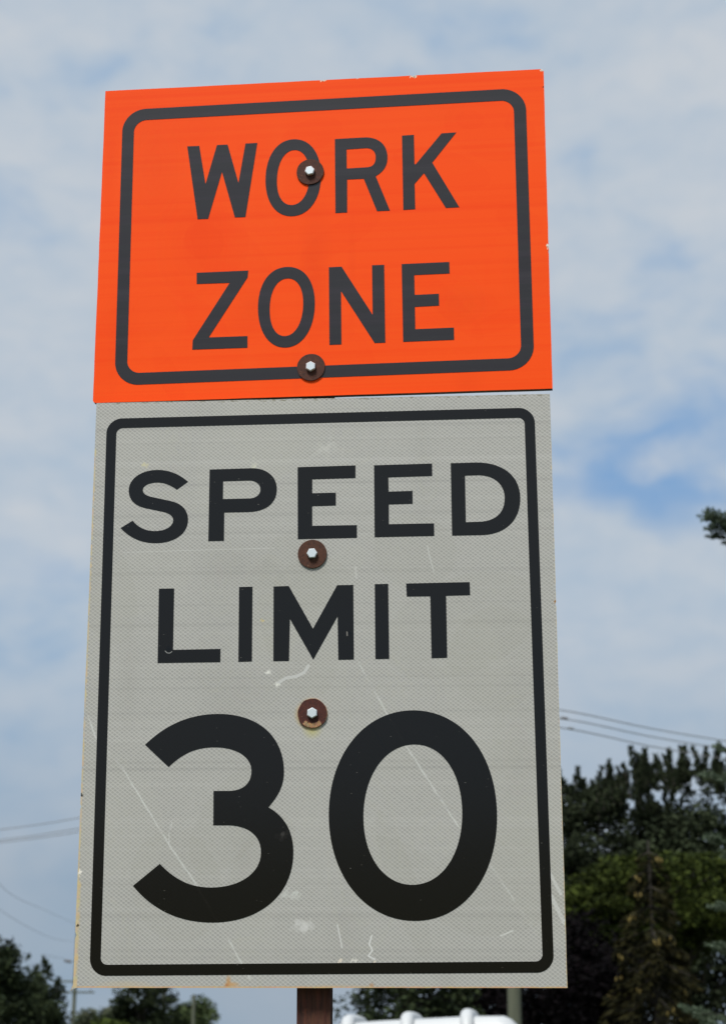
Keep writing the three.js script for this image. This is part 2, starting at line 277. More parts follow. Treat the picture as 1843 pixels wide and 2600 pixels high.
// speed limit panel: its face lies in the plane z = 0 of the sign
const white = panel('sign_panel', panelShape(609.6, 762, [[-304.8, 0], [304.8, 0.3], [305, 762], [-304.9, 761.7]], [[-304.8, 75, 1.6], [-304.8, 236, 1.2], [304.8, 480, 0.9], [-304.8, 14, -1.6], [-304.8, 0, -2.2], [200, 762, 0.7]], 3), MAT.sheet, MAT.edgeTan, sign);
white.position.set(0, PY, -T);
white.userData.label = 'white SPEED LIMIT 30 panel with scratched honeycomb sheeting and tan edges';
{
  const s = roundRect(new THREE.Shape(), -286.9, -362.4, 286.9, 362.4, 21); s.holes.push(roundRect(new THREE.Path(), -273.4, -349.2, 273.4, 348.8, 8.5));
  const b = applied('border', s, MAT.film, white); b.position.x = -0.0004; b.position.y = 0.3788; b.rotation.z = 0.0073;   // printed a little askew
}
const whiteLetters = [
  ['S', 'M -177.4,649.0 L -192.2,638.2 C -200.5,644.9 -209.4,648.5 -218.2,648.7 C -230.0,648.9 -237.9,644.5 -237.7,638.8 C -237.6,633.2 -232.3,630.6 -225.7,628.9 L -199.9,622.8 C -185.1,619.1 -176.5,610.4 -176.1,597.0 C -175.6,577.6 -193.9,565.3 -218.7,565.7 C -237.6,566.0 -252.4,572.9 -265.8,586.9 L -250.0,596.7 C -242.7,587.6 -232.3,582.2 -219.9,582.1 C -205.3,581.8 -195.7,588.4 -195.9,596.6 C -196.1,602.5 -201.6,606.1 -209.0,608.0 L -233.3,613.6 C -248.0,617.2 -256.2,625.3 -256.7,638.1 C -257.2,654.7 -240.8,666.5 -218.7,666.1 C -202.5,665.8 -189.1,659.5 -177.4,649.0 Z'],
  ['P', 'M -148.8,665.4 L -92.3,666.2 C -72.1,665.9 -58.7,654.2 -58.5,636.9 C -58.2,618.2 -72.0,606.0 -96.7,606.1 L -128.0,605.9 L -127.6,567.4 L -148.4,567.3 Z M -130.3,648.8 L -95.9,649.3 C -86.5,649.1 -80.6,644.0 -80.4,636.5 C -80.3,629.8 -86.1,624.5 -95.6,624.6 L -130.1,624.3 Z'],
  ['E', 'M -31.1,666.5 L 45.9,667.6 L 45.9,650.3 L -11.5,649.5 L -11.4,630.3 L 19.9,630.6 L 20.0,613.1 L -11.3,612.6 L -11.1,585.9 L 47.7,585.9 L 47.9,568.8 L -30.0,568.2 Z'],
  ['E', 'M 70.5,667.3 L 147.3,668.3 L 147.3,651.3 L 89.4,650.4 L 89.7,630.8 L 121.2,631.3 L 121.2,613.8 L 89.8,613.3 L 89.8,586.5 L 148.9,586.7 L 149.1,569.8 L 71.0,569.3 Z'],
  ['D', 'M 171.9,668.3 L 205.9,668.7 C 240.5,668.0 263.0,649.5 262.3,618.8 C 261.5,588.2 241.2,570.0 209.9,570.0 L 172.3,569.8 Z M 190.5,651.0 L 207.6,651.3 C 230.5,650.8 242.3,636.9 241.9,619.1 C 241.4,598.4 228.3,588.4 208.3,587.9 L 190.6,587.6 Z'],
  ['L', 'M -212.2,504.1 L -192.0,504.1 L -191.3,422.7 L -129.3,423.3 L -129.1,406.0 L -211.0,405.7 Z'],
  ['I', 'M -106.5,504.9 L -88.8,505.1 L -88.1,406.5 L -105.7,406.1 Z'],
  ['M', 'M -61.2,505.0 L -41.2,505.4 L -9.2,448.5 L 22.0,505.6 L 43.1,505.7 L 43.9,407.6 L 23.8,407.4 L 22.7,464.4 L -8.6,407.9 L -39.3,461.6 L -40.0,406.6 L -60.3,406.5 Z'],
  ['I', 'M 71.0,506.3 L 88.5,506.5 L 89.4,408.0 L 71.6,407.8 Z'],
  ['T', 'M 111.8,506.6 L 194.3,507.4 L 194.6,490.2 L 163.5,489.7 L 163.9,408.6 L 143.8,408.2 L 143.0,489.3 L 112.5,489.4 Z'],
  ['3', 'M -224.0,300.0 L -192.9,271.5 C -175.3,288.5 -158.6,296.3 -134.0,296.1 C -106.6,295.9 -86.8,283.7 -86.5,265.7 C -86.3,249.9 -97.3,240.7 -115.4,240.8 L -134.5,240.9 L -133.9,197.9 L -116.6,197.8 C -89.6,197.7 -73.2,185.0 -72.9,164.1 C -72.5,138.6 -98.7,121.1 -135.1,121.1 C -161.3,121.2 -180.9,130.9 -200.6,150.4 L -233.8,123.4 C -207.4,93.6 -174.0,78.6 -132.8,78.5 C -72.6,78.4 -31.5,112.5 -32.0,164.0 C -32.2,189.6 -43.3,208.6 -64.3,220.0 C -51.3,234.6 -44.7,247.5 -44.9,264.7 C -45.4,309.0 -78.5,338.3 -130.0,338.8 C -166.7,339.1 -197.5,326.3 -224.0,300.0 Z'],
  ['0', 'M 120.7,341.2 C 58.4,342.4 12.0,286.7 12.3,210.1 C 12.6,134.8 58.1,80.8 118.6,80.1 C 178.8,79.5 222.0,132.2 223.5,206.9 C 225.1,283.1 182.8,340.0 120.7,341.2 Z M 119.7,297.9 C 83.3,297.2 56.0,258.7 56.0,207.8 C 55.9,157.5 82.6,122.8 118.2,123.7 C 153.8,124.6 179.2,160.5 180.0,210.6 C 180.8,261.4 156.0,298.6 119.7,297.9 Z'],
];
for (const [ch, p] of whiteLetters) applied(/\d/.test(ch) ? 'digit' : 'letter', shapeFrom(p), MAT.film, white).userData.label = `black ${/\d/.test(ch) ? 'digit' : 'letter'} ${ch}`;
// work zone plaque: turned a little against the panel below
const plaque = panel('sign_panel', panelShape(609.6, 457.2, [[-304.7, 0], [304.8, 0], [304.8, 457.2], [-304.6, 457.3]], [[304.8, 457.2, 1.1], [128, 457, 0.9], [3, 457, 0.6], [304.8, 199, 0.8], [-304.8, 0, 1.2]], 4), MAT.orange, MAT.edgeAlu, sign, T2);
plaque.geometry.translate(0, 0, T - T2);
plaque.quaternion.setFromRotationMatrix(new THREE.Matrix4().makeBasis(V(0.999108, -0.001701, 0.042205), V(0.001289, 0.999951, 0.009776), V(-0.042219, -0.009713, 0.999061)));
plaque.scale.setScalar(1.02478);
const PLAQUE_AT = V(-0.00344, PY + 0.76892, -0.01);
plaque.position.copy(PLAQUE_AT).addScaledVector(V(-0.042219, -0.009713, 0.999061), -T * 1.02478);
plaque.userData.label = 'fluorescent orange WORK ZONE plaque with a black rounded border';
{
  const s = roundRect(new THREE.Shape(), -279.1, -201.6, 279.1, 201.6, 33); s.holes.push(roundRect(new THREE.Path(), -262.5, -185, 262.5, 184.6, 17.5));
  const b = applied('border', s, MAT.orangeFilm, plaque); b.position.x = 0.0018; b.position.y = 0.2268; b.rotation.z = 0.006;
}
const orangeLetters = [
  ['W', 'M -186.0,367.0 L -169.1,366.8 L -159.1,309.6 L -144.4,366.9 L -129.5,366.8 L -113.4,309.1 L -104.7,367.1 L -88.2,367.2 L -102.9,258.3 L -117.5,258.4 L -136.6,326.2 L -154.3,258.0 L -168.9,258.1 Z'],
  ['O', 'M -37.8,370.1 C -60.8,370.3 -75.9,347.4 -76.1,313.2 C -76.3,279.2 -61.6,256.7 -38.8,256.6 C -16.1,256.6 -0.2,278.9 0.2,312.7 C 0.7,346.8 -14.8,369.9 -37.8,370.1 Z M -37.0,354.0 C -50.5,353.9 -59.7,336.8 -60.3,312.4 C -60.9,288.1 -52.6,272.7 -39.2,272.9 C -25.9,273.0 -16.3,288.6 -15.6,312.8 C -14.9,337.2 -23.5,354.1 -37.0,354.0 Z'],
  ['R', 'M 18.9,367.5 L 59.1,367.9 C 79.4,367.6 91.1,355.3 91.0,336.6 C 91.0,323.7 85.2,315.7 74.9,309.8 L 94.1,258.7 L 76.6,258.6 L 58.6,306.8 L 36.0,306.8 L 36.1,258.6 L 20.2,258.5 Z M 35.1,351.3 L 61.1,351.9 C 69.8,351.9 75.2,346.4 74.9,336.8 C 74.6,328.4 71.0,323.4 62.6,323.5 L 35.4,323.0 Z'],
  ['K', 'M 110.9,367.9 L 127.2,368.3 L 127.7,324.5 L 129.5,324.8 L 164.8,368.5 L 184.8,368.9 L 151.8,326.1 L 153.4,323.0 L 187.5,259.2 L 169.3,259.1 L 140.4,311.1 L 127.7,296.1 L 128.2,259.1 L 112.1,258.8 Z'],
  ['Z', 'M -168.3,180.0 L -97.8,180.3 L -98.4,170.7 L -149.8,86.9 L -97.3,86.9 L -97.0,70.5 L -171.7,70.5 L -171.3,83.7 L -122.8,163.7 L -167.9,163.9 Z'],
  ['O', 'M -44.8,183.3 C -68.0,183.5 -83.5,162.6 -83.7,128.1 C -83.9,93.8 -68.8,69.0 -45.9,68.9 C -23.1,68.8 -7.5,93.4 -7.0,127.6 C -6.5,162.0 -21.7,183.1 -44.8,183.3 Z M -44.7,166.8 C -58.3,166.4 -67.4,150.8 -67.8,126.2 C -68.3,101.7 -59.9,84.6 -46.4,85.0 C -32.9,85.4 -23.2,103.1 -22.7,127.6 C -22.1,152.1 -31.1,167.2 -44.7,166.8 Z'],
  ['N', 'M 11.6,180.4 L 28.7,180.6 L 70.4,110.7 L 69.7,180.9 L 86.0,180.9 L 87.2,70.9 L 73.0,70.9 L 28.1,145.8 L 28.9,70.6 L 12.9,70.5 Z'],
  ['E', 'M 109.4,180.9 L 173.0,181.3 L 173.3,164.9 L 126.2,164.6 L 126.5,136.4 L 158.6,136.7 L 158.8,120.1 L 126.7,119.5 L 127.0,88.2 L 177.9,88.5 L 178.0,71.5 L 110.8,71.1 Z'],
];
for (const [ch, p] of orangeLetters) applied('letter', shapeFrom(p), MAT.orangeFilm, plaque).userData.label = `black letter ${ch}`;

// bolts: zinc hex heads on rusty fender washers
const rustTex = (seed, base, light, tan) => canvasTex(256, 256, (g, w, h) => {
  const r = rng(seed); g.fillStyle = base; g.fillRect(0, 0, w, h);
  for (let i = 0; i < 420; i++) { const a = r(); g.fillStyle = a < 0.5 ? `rgba(20,8,6,${0.06 + r() * 0.14})` : light; g.globalAlpha = a < 0.5 ? 1 : 0.05 + r() * 0.18; g.beginPath(); g.ellipse(r() * w, r() * h, 2 + r() * 16, 1 + r() * 9, r() * 3, 0, 7); g.fill(); }
  g.globalAlpha = 0.55;
  for (let i = 0; i < 26; i++) { g.fillStyle = i % 3 ? light : '#8d7254'; g.beginPath(); g.ellipse(r() * w, h * (0.55 + r() * 0.4), 1 + r() * 7, 1 + r() * 2.4, 0.3, 0, 7); g.fill(); }
  if (tan) { g.globalAlpha = 0.75; for (let i = 0; i < 90; i++) { const a = Math.PI * (0.28 + r() * 0.46), d = 88 + r() * 30; g.fillStyle = `rgb(${140 + r() * 40},${112 + r() * 30},${78 + r() * 22})`; g.beginPath(); g.ellipse(w / 2 + Math.cos(a) * d, h / 2 + Math.sin(a) * d, 5 + r() * 8, 4 + r() * 6, r() * 3, 0, 7); g.fill(); } }
  g.globalAlpha = 1;
});
const zinc = std([0.80, 0.86, 0.88], 0.34, { metalness: 0.45 });
const headGeo = (() => {
  const R = 0.0070, hgt = 0.0048, p = [[0, hgt], [R * 0.84, hgt], [R, hgt - 0.0009], [R, 0.0004], [R * 0.98, 0], [0, 0]].map(([x, y]) => new THREE.Vector2(x, y));
  const g = new THREE.LatheGeometry(p.reverse(), 6).toNonIndexed(); g.computeVertexNormals(); return g.rotateX(Math.PI / 2);
})();
function washerGeo(seed, rough) {
  const r = rng(seed), s = new THREE.Shape(), R = 0.0187, n = 72; let a = r() * 9;
  for (let i = 0; i < n; i++) { const t = i / n * 2 * Math.PI, q = R * (1 + rough * (Math.sin(3 * t + a) * 0.5 + Math.sin(7 * t + 2 * a) * 0.3 + (r() - 0.5) * 0.5)); i ? s.lineTo(Math.cos(t) * q, Math.sin(t) * q) : s.moveTo(Math.cos(t) * q, Math.sin(t) * q); }
  s.closePath();
  s.holes.push(new THREE.Path().absarc(0, 0, 0.004, 0, 7));
  const g = new THREE.ExtrudeGeometry(s, { depth: 0.0014, bevelEnabled: true, bevelThickness: 0.0004, bevelSize: 0.0004, bevelSegments: 2 });
  return g;
}
const normalOrange = V(-0.042219, -0.009713, 0.999061);
const onPlaque = (x, y) => V(x, y, 0).applyQuaternion(plaque.quaternion).multiplyScalar(1.02478).add(PLAQUE_AT);
const bolts = [
  [onPlaque(-0.0146, 0.3198), plaque.quaternion, 101, '#452012', '#6a341d', 0, 0.012, 0.2, 'bolt on a dark brown rusty washer over the letter O of WORK'],
  [onPlaque(-0.0113, 0.0396), plaque.quaternion, 102, '#472416', '#6d3d22', 0, 0.008, 0.5, 'bolt on a dark rusty washer over the border below ZONE'],
  [V(-0.0106, PY + 0.5475, 0), null, 103, '#4a2817', '#5a321c', 0, 0.003, 0.05, 'bolt on an even brown washer below SPEED'],
  [V(-0.0091, PY + 0.3383, 0), null, 104, '#43190f', '#6b351c', 1, 0.028, 0.5, 'bolt on a red-brown washer with a tan patch, below LIMIT'],
];
for (const [pos, q, seed, base, light, tan, rough, spin, label] of bolts) {
  const b = part('bolt', headGeo, zinc, sign);
  if (q) b.quaternion.copy(q);
  b.rotateZ(spin + Math.PI / 6);
  const nrm = q ? normalOrange : V(0, 0, 1);
  b.position.copy(pos).addScaledVector(nrm, 0.0027);
  b.userData.label = label;
  const t = rustTex(seed, base, light, tan); t.repeat.set(1 / 0.039, 1 / 0.039); t.offset.set(0.5, 0.5);
  const w = part('washer', washerGeo(seed, rough), new THREE.MeshStandardMaterial({ map: t, roughness: 0.8, bumpMap: t, bumpScale: 0.0006 }), b);
  w.rotation.z = -spin - Math.PI / 6; w.position.z = -0.0022;
}
// post: steel U-channel, rusted all over, with its row of punched holes
{
  const tex = canvasTex(256, 1024, (g, w, h) => {
    const r = rng(111); g.fillStyle = '#4a2a1e'; g.fillRect(0, 0, w, h);
    for (let i = 0; i < 2600; i++) { g.fillStyle = r() < 0.5 ? `rgba(24,12,10,${r() * 0.25})` : `rgba(${104 + r() * 40},${56 + r() * 24},${36 + r() * 14},${r() * 0.22})`; g.beginPath(); g.ellipse(r() * w, r() * h, 1 + r() * 8, 2 + r() * 26, 0, 0, 7); g.fill(); }
  });
  tex.repeat.set(8, 1.2);
  const m = new THREE.MeshStandardMaterial({ map: tex, roughness: 0.85, bumpMap: tex, bumpScale: 0.0008 });
  // plan of the channel (x across, y towards the back), extruded upwards
  const s = mmPath(new THREE.Shape(), [[-21, 0], [-17, 0], [-13, -1.2], [13, -1.2], [17, 0], [21, 0], [21, 5], [20, 6], [17.5, 30], [21, 30], [21, 34], [13, 34], [12, 6], [-12, 6], [-13, 34], [-21, 34], [-21, 30], [-17.5, 30], [-20, 6], [-21, 5]]);
  const g = new THREE.ExtrudeGeometry(s, { depth: 3.05, bevelEnabled: false });
  g.rotateX(-Math.PI / 2);                                    // plan y -> back (-z), extrusion -> up
  const post = part('post', g, m, sign);
  post.position.set(-0.0072, -0.35, -0.0215);
  const hole = new THREE.CylinderGeometry(0.0046, 0.0046, 0.0016, 16).rotateX(Math.PI / 2), dark = std([0.006, 0.005, 0.005], 0.9);
  for (let i = 0; i < 26; i++) { const y = 0.46 + i * 0.0508; if (y > PY - 0.03) break; const h = part('hole', hole, dark, post); h.position.set(0, y + 0.35, 0.0008); }
}

// ------------------------------------------------------------------ foliage
class Leaves {
  constructor() { this.p = []; this.n = []; this.c = []; }
  quad(c, a, b, col) {                                         // a pointed leaf: long half axis a, short half axis b
    const P = [[-a.x, -a.y, -a.z], [b.x - a.x * 0.1, b.y - a.y * 0.1, b.z - a.z * 0.1], [a.x, a.y, a.z], [-b.x - a.x * 0.1, -b.y - a.y * 0.1, -b.z - a.z * 0.1]];
    const nx = b.y * a.z - b.z * a.y, ny = b.z * a.x - b.x * a.z, nz = b.x * a.y - b.y * a.x, l = Math.hypot(nx, ny, nz) || 1;
    for (const i of [0, 1, 2, 0, 2, 3]) { this.p.push(c.x + P[i][0], c.y + P[i][1], c.z + P[i][2]); this.n.push(nx / l, ny / l, nz / l); this.c.push(col[0], col[1], col[2]); }
  }
  geometry() {
    const g = new THREE.BufferGeometry();
    g.setAttribute('position', new THREE.Float32BufferAttribute(this.p, 3)); g.setAttribute('normal', new THREE.Float32BufferAttribute(this.n, 3)); g.setAttribute('color', new THREE.Float32BufferAttribute(this.c, 3));
    return g;
  }
}
const leafMat = new THREE.MeshPhysicalMaterial({ vertexColors: true, roughness: 0.85, specularIntensity: 0.2, side: THREE.DoubleSide });
const barkMat = std([0.035, 0.03, 0.024], 0.95);
const pick = (r, pal) => { const c = pal[Math.floor(r() * pal.length)], k = 0.75 + r() * 0.5; return [c[0] * k, c[1] * k, c[2] * k]; };
const unit = (r) => { const z = r() * 2 - 1, t = r() * 2 * Math.PI, s = Math.sqrt(1 - z * z); return V(s * Math.cos(t), z, s * Math.sin(t)); };
function clump(L, r, c, rad, flat, n, size, pal) {
  const tone = 0.5 + r() * 0.95;
  for (let i = 0; i < n; i++) {
    const d = unit(r), k = Math.cbrt(r()) * rad, p = V(c.x + d.x * k, c.y + d.y * k * flat, c.z + d.z * k);
    const a = unit(r).multiplyScalar(size * (0.6 + r() * 0.7)); a.y *= 0.7;
    const b = unit(r).cross(a).normalize().multiplyScalar(a.length() * 0.55), col = pick(r, pal);
    L.quad(p, a, b, [col[0] * tone, col[1] * tone, col[2] * tone]);
  }
}
function limb(a, b, r0, r1, bend, r) {
  const m = a.clone().lerp(b, 0.5).add(V((r() - 0.5) * bend, bend * 0.5, (r() - 0.5) * bend));
  const curve = new THREE.CatmullRomCurve3([a, m, b]), g = new THREE.TubeGeometry(curve, 6, 1, 6), p = g.attributes.position;
  for (let i = 0; i <= 6; i++) { const q = curve.getPointAt(i / 6), k = mix(r0, r1, i / 6); for (let j = 0; j <= 6; j++) { const n = i * 7 + j; p.setXYZ(n, q.x + (p.getX(n) - q.x) * k, q.y + (p.getY(n) - q.y) * k, q.z + (p.getZ(n) - q.z) * k); } }
  g.computeVertexNormals();
  return g;
}
// a broadleaf tree: clumps over an uneven crown, limbs reaching into it
function broadleaf(name, label, category, pos, o) {
  const t = thing(name, label, category, pos, o.group), r = rng(o.seed), L = new Leaves(), wood = [];
  const cy = (o.top + o.bottom) / 2, hy = (o.top - o.bottom) / 2, N = o.clumps;
  const lob = [...Array(5)].map(() => [unit(r), 0.1 + r() * 0.2]);
  wood.push(limb(V(0, -0.1, 0), V(0.1, cy, 0), o.trunk, o.trunk * 0.5, 0.15, r));
  for (let i = 0; i < N; i++) {
    const d = unit(r); let k = 0.74 + 0.24 * r();
    if (i % 5 === 4) k *= 0.6;
    for (const [v, s] of lob) k *= 1 + s * Math.max(0, d.dot(v)) ** 3 - s * 0.35;
    const pow = o.flatTop && d.y > 0 ? 0.8 : 1, c = V(d.x * o.rx * k, cy + d.y * hy * k * pow, d.z * o.rz * k);
    clump(L, r, c, o.clump * (0.7 + r() * 0.6), o.flat ?? 0.75, Math.round(o.leaves / N), o.leaf, o.palette);
    if (i % 4 === 0) wood.push(limb(V(0.05, Math.min(cy, Math.max(o.bottom * 0.8, c.y - hy * 0.9)), 0), c, o.trunk * 0.3, o.trunk * 0.06, 0.3, r));
  }
  for (const [dx, dy, dz, len, wid] of o.shoots ?? []) {       // upright leading shoots over the crown
    const lean = V((r() - 0.5) * 0.8 + dx * 0.06, 1, (r() - 0.5) * 0.6).normalize(), b = V(dx, dy, dz);
    wood.push(limb(b, b.clone().addScaledVector(lean, len), 0.03, 0.008, 0.05, r));
    for (let i = 0, n = Math.round(len * 130); i < n; i++) {
      const f = r(), q = unit(r); q.y *= 0.4; const p = b.clone().addScaledVector(lean, f * len).addScaledVector(q, wid * (1 - f * 0.75) * (0.4 + r() * 0.8));
      const a = q.clone().multiplyScalar(0.6).add(V(0, 0.7, 0)).normalize().multiplyScalar(o.leaf * (0.7 + r() * 0.6)), bb = unit(r).cross(a).normalize().multiplyScalar(a.length() * 0.45);
      L.quad(p, a, bb, pick(r, o.palette));
    }
  }
  part('trunk', mergeGeometries(wood), barkMat, t);
  part('crown', L.geometry(), leafMat, t);
  return t;
}
const DARK = [[0.0206, 0.0293, 0.0134], [0.0263, 0.0368, 0.0169], [0.015, 0.0225, 0.012], [0.0318, 0.0432, 0.0188]];
const COOL = [[0.022, 0.030, 0.015], [0.033, 0.043, 0.022], [0.015, 0.021, 0.011], [0.046, 0.058, 0.032]];
const LIME = [[0.024, 0.034, 0.006], [0.031, 0.043, 0.008], [0.016, 0.024, 0.005], [0.04, 0.052, 0.01]];
const PLUM = [[0.0031, 0.002, 0.0028], [0.0044, 0.0028, 0.0038], [0.0023, 0.0016, 0.002]];
const MID = [[0.0425, 0.06, 0.0225], [0.0525, 0.0725, 0.0275], [0.0325, 0.0475, 0.02], [0.06, 0.0775, 0.0325]];

// upright-shooting trees at the back, right of the sign
const shootRow = (seed, n, rx, top, z0) => { const r = rng(seed); return [...Array(n)].map((_, i) => { const a = -rx + 2 * rx * (i + r() * 0.8) / n; return [a, top - 0.95 - (a / rx) ** 2 * 0.8 + (r() - 0.5) * 0.6, (r() - 0.5) * 3 + z0, 0.45 + r() * 0.7, 0.2]; }); };
broadleaf('maple_tree', 'dark green tree with upright leafy shoots, nearest the sign in the back row', 'tree', [6.6, 0, -51], { seed: 201, top: 9.4, bottom: 2.2, rx: 2.9, rz: 2.4, clumps: 210, clump: 0.62, leaves: 40000, leaf: 0.085, trunk: 0.22, palette: COOL, shoots: shootRow(1, 60, 2.7, 9.75, 0.5) });
broadleaf('maple_tree', 'taller dark green tree of upright shoots, beside the blue spruce at right', 'tree', [9.4, 0, -50], { seed: 202, top: 9.9, bottom: 2.2, rx: 2.9, rz: 2.4, clumps: 210, clump: 0.6, leaves: 40000, leaf: 0.085, trunk: 0.22, palette: COOL, shoots: shootRow(2, 60, 2.7, 10.2, 0.5) });
// yellow-green layered tree before them
broadleaf('locust_tree', 'yellow-green tree with flat layered foliage behind the cone-bearing spruce', 'tree', [6.9, 0, -41], { seed: 203, top: 7.0, bottom: 3.2, rx: 3.4, rz: 2.6, clumps: 120, clump: 0.8, flat: 0.28, leaves: 30000, leaf: 0.07, trunk: 0.18, palette: LIME, flatTop: true });
// purple-black tree
broadleaf('purple_tree', 'very dark purple-leaved tree right beside the white sign panel', 'tree', [4.35, 0, -35], { seed: 204, top: 4.9, bottom: 0.4, rx: 1.5, rz: 1.5, clumps: 90, clump: 0.55, leaves: 16000, leaf: 0.075, trunk: 0.13, palette: PLUM });
broadleaf('purple_tree', 'low dark purple-leaved tree behind the grey-green utility pole', 'tree', [2.3, 0, -36], { seed: 214, top: 3.9, bottom: 0.3, rx: 1.5, rz: 1.3, clumps: 80, clump: 0.5, leaves: 13000, leaf: 0.075, trunk: 0.12, palette: PLUM });
// right of the post, under the sign
broadleaf('leafy_tree', 'green leafy tree just right of the rusty post, behind the white cabin roof', 'tree', [0.75, 0, -33], { seed: 205, top: 4.3, bottom: 1.0, rx: 1.35, rz: 1.3, clumps: 90, clump: 0.36, leaves: 9000, leaf: 0.065, trunk: 0.12, palette: DARK });
// left side
broadleaf('shade_tree', 'large dark leafy tree cut by the left edge of the photo', 'tree', [-12.9, 0, -60], { seed: 206, top: 5.85, bottom: 1.0, rx: 1.75, rz: 1.8, clumps: 80, clump: 0.55, leaves: 12000, leaf: 0.1, trunk: 0.2, palette: DARK });
broadleaf('shade_tree', 'dark tree behind the pale wooden pole, under the left half of the sign', 'tree', [-9.5, 0, -75], { seed: 207, top: 5.0, bottom: 0.8, rx: 1.8, rz: 1.6, clumps: 80, clump: 0.55, leaves: 12000, leaf: 0.11, trunk: 0.2, palette: DARK });
broadleaf('shade_tree', 'rounded green tree left of the post, open sky on its right', 'tree', [-8.75, 0, -90], { seed: 208, top: 4.75, bottom: 0.8, rx: 1.55, rz: 1.6, clumps: 70, clump: 0.5, leaves: 10000, leaf: 0.11, trunk: 0.2, palette: MID });
broadleaf('bush', 'light green bush in front of the dark tree at the lower left', 'bush', [-8.7, 0, -60], { seed: 209, top: 3.35, bottom: 0.2, rx: 1.0, rz: 0.9, clumps: 40, clump: 0.4, leaves: 6000, leaf: 0.09, trunk: 0.08, palette: [[0.055, 0.08, 0.015], [0.07, 0.095, 0.02], [0.045, 0.065, 0.015]] });
broadleaf('bush', 'pale grey-green bush far off beside the leftmost pole', 'bush', [-22.6, 0, -150], { seed: 210, top: 6.1, bottom: 0.5, rx: 2.6, rz: 2, clumps: 50, clump: 0.8, leaves: 6000, leaf: 0.2, trunk: 0.2, palette: [[0.07, 0.084, 0.049], [0.091, 0.098, 0.063], [0.056, 0.07, 0.042]] });

// conifers: drooping whorls of narrow sprays
function conifer(name, label, pos, o) {
  const t = thing(name, label, 'tree', pos), r = rng(o.seed), L = new Leaves(), wood = [limb(V(0, -0.1, 0), V(0, o.height * 0.98, 0), o.trunk, 0.015, 0, r)];
  const tips = [];
  for (let y = o.bottom; y < o.height; y += o.step * (0.7 + r() * 0.6)) {
    const f = 1 - (y - o.bottom) / (o.height - o.bottom), n = Math.max(3, Math.round(o.perWhorl * (0.4 + 0.6 * f)));
    for (let i = 0; i < n; i++) {
      const a = (i + r()) / n * 2 * Math.PI, len = o.radius * f ** 0.85 * (0.75 + r() * 0.4) + 0.08, dir = V(Math.cos(a), 0, Math.sin(a));
      const at = (s) => V(dir.x * len * s, y + len * (0.12 * s - o.droop * s * s), dir.z * len * s);
      wood.push(limb(at(0), at(0.95), 0.012 + 0.01 * f, 0.004, 0, r));
      const m = Math.round(len * o.density);
      for (let j = 0; j < m; j++) {
        const s = 0.04 + 0.96 * r() ** 0.6, side = (r() - 0.5) * 2, p = at(s), w = len * 0.32 * (1.1 - s * 0.8);
        p.x += -dir.z * side * w; p.z += dir.x * side * w; p.y -= Math.abs(side) * w * 0.35 + r() * o.hang;
        const ax = V(dir.x * 0.8 - dir.z * side * 0.7 + (r() - 0.5) * 0.5, -0.35 - r() * 0.5, dir.z * 0.8 + dir.x * side * 0.7 + (r() - 0.5) * 0.5).normalize().multiplyScalar(o.leaf * (0.6 + r() * 0.8));
        L.quad(p, ax, unit(r).cross(ax).normalize().multiplyScalar(ax.length() * 0.3), pick(r, o.palette));
      }
      tips.push([at(0.92), dir, f]);
    }
  }
  part('trunk', mergeGeometries(wood), barkMat, t);
  part('crown', L.geometry(), leafMat, t);
  return [t, tips, r];
}
{
  const [t, tips, r] = conifer('spruce_tree', 'narrow dark spruce hung with yellowish cones, right of the sign', [4.2, 0, -25], { seed: 221, height: 4.72, bottom: 0.3, radius: 1.3, step: 0.26, perWhorl: 8, droop: 0.5, density: 260, hang: 0.24, leaf: 0.055, trunk: 0.06, palette: [[0.0127, 0.0127, 0.0046], [0.0179, 0.0168, 0.0051], [0.0092, 0.0097, 0.0041], [0.0229, 0.0204, 0.0061]] });
  const cones = [];
  const one = new THREE.CapsuleGeometry(0.013, 0.04, 2, 6);
  for (const [p, dir, f] of tips) {
    if (r() > 0.6) continue;
    const n = 1 + Math.floor(r() * 4);
    for (let i = 0; i < n; i++) cones.push(one.clone().rotateX((r() - 0.5) * 0.6).rotateZ((r() - 0.5) * 0.6).translate(p.x + (r() - 0.5) * 0.12, p.y - 0.05 + (r() - 0.5) * 0.06, p.z + (r() - 0.5) * 0.12));
  }
  const c = part('cone', mergeGeometries(cones), std([0.17, 0.125, 0.03], 0.8), t); c.userData.kind = 'stuff'; c.userData.label = 'yellowish hanging cones';
}
broadleaf('shade_tree', 'small dark tree with a slight point, between the left edge tree and the sign', 'tree', [-12.75, 0, -70], { seed: 231, top: 5.0, bottom: 0.3, rx: 1.25, rz: 1.2, clumps: 70, clump: 0.5, leaves: 11000, leaf: 0.1, trunk: 0.12, palette: DARK, shoots: [[0.05, 4.7, 0, 0.75, 0.3], [-0.4, 4.5, 0.2, 0.5, 0.3], [0.5, 4.1, 0.2, 0.5, 0.3]] });

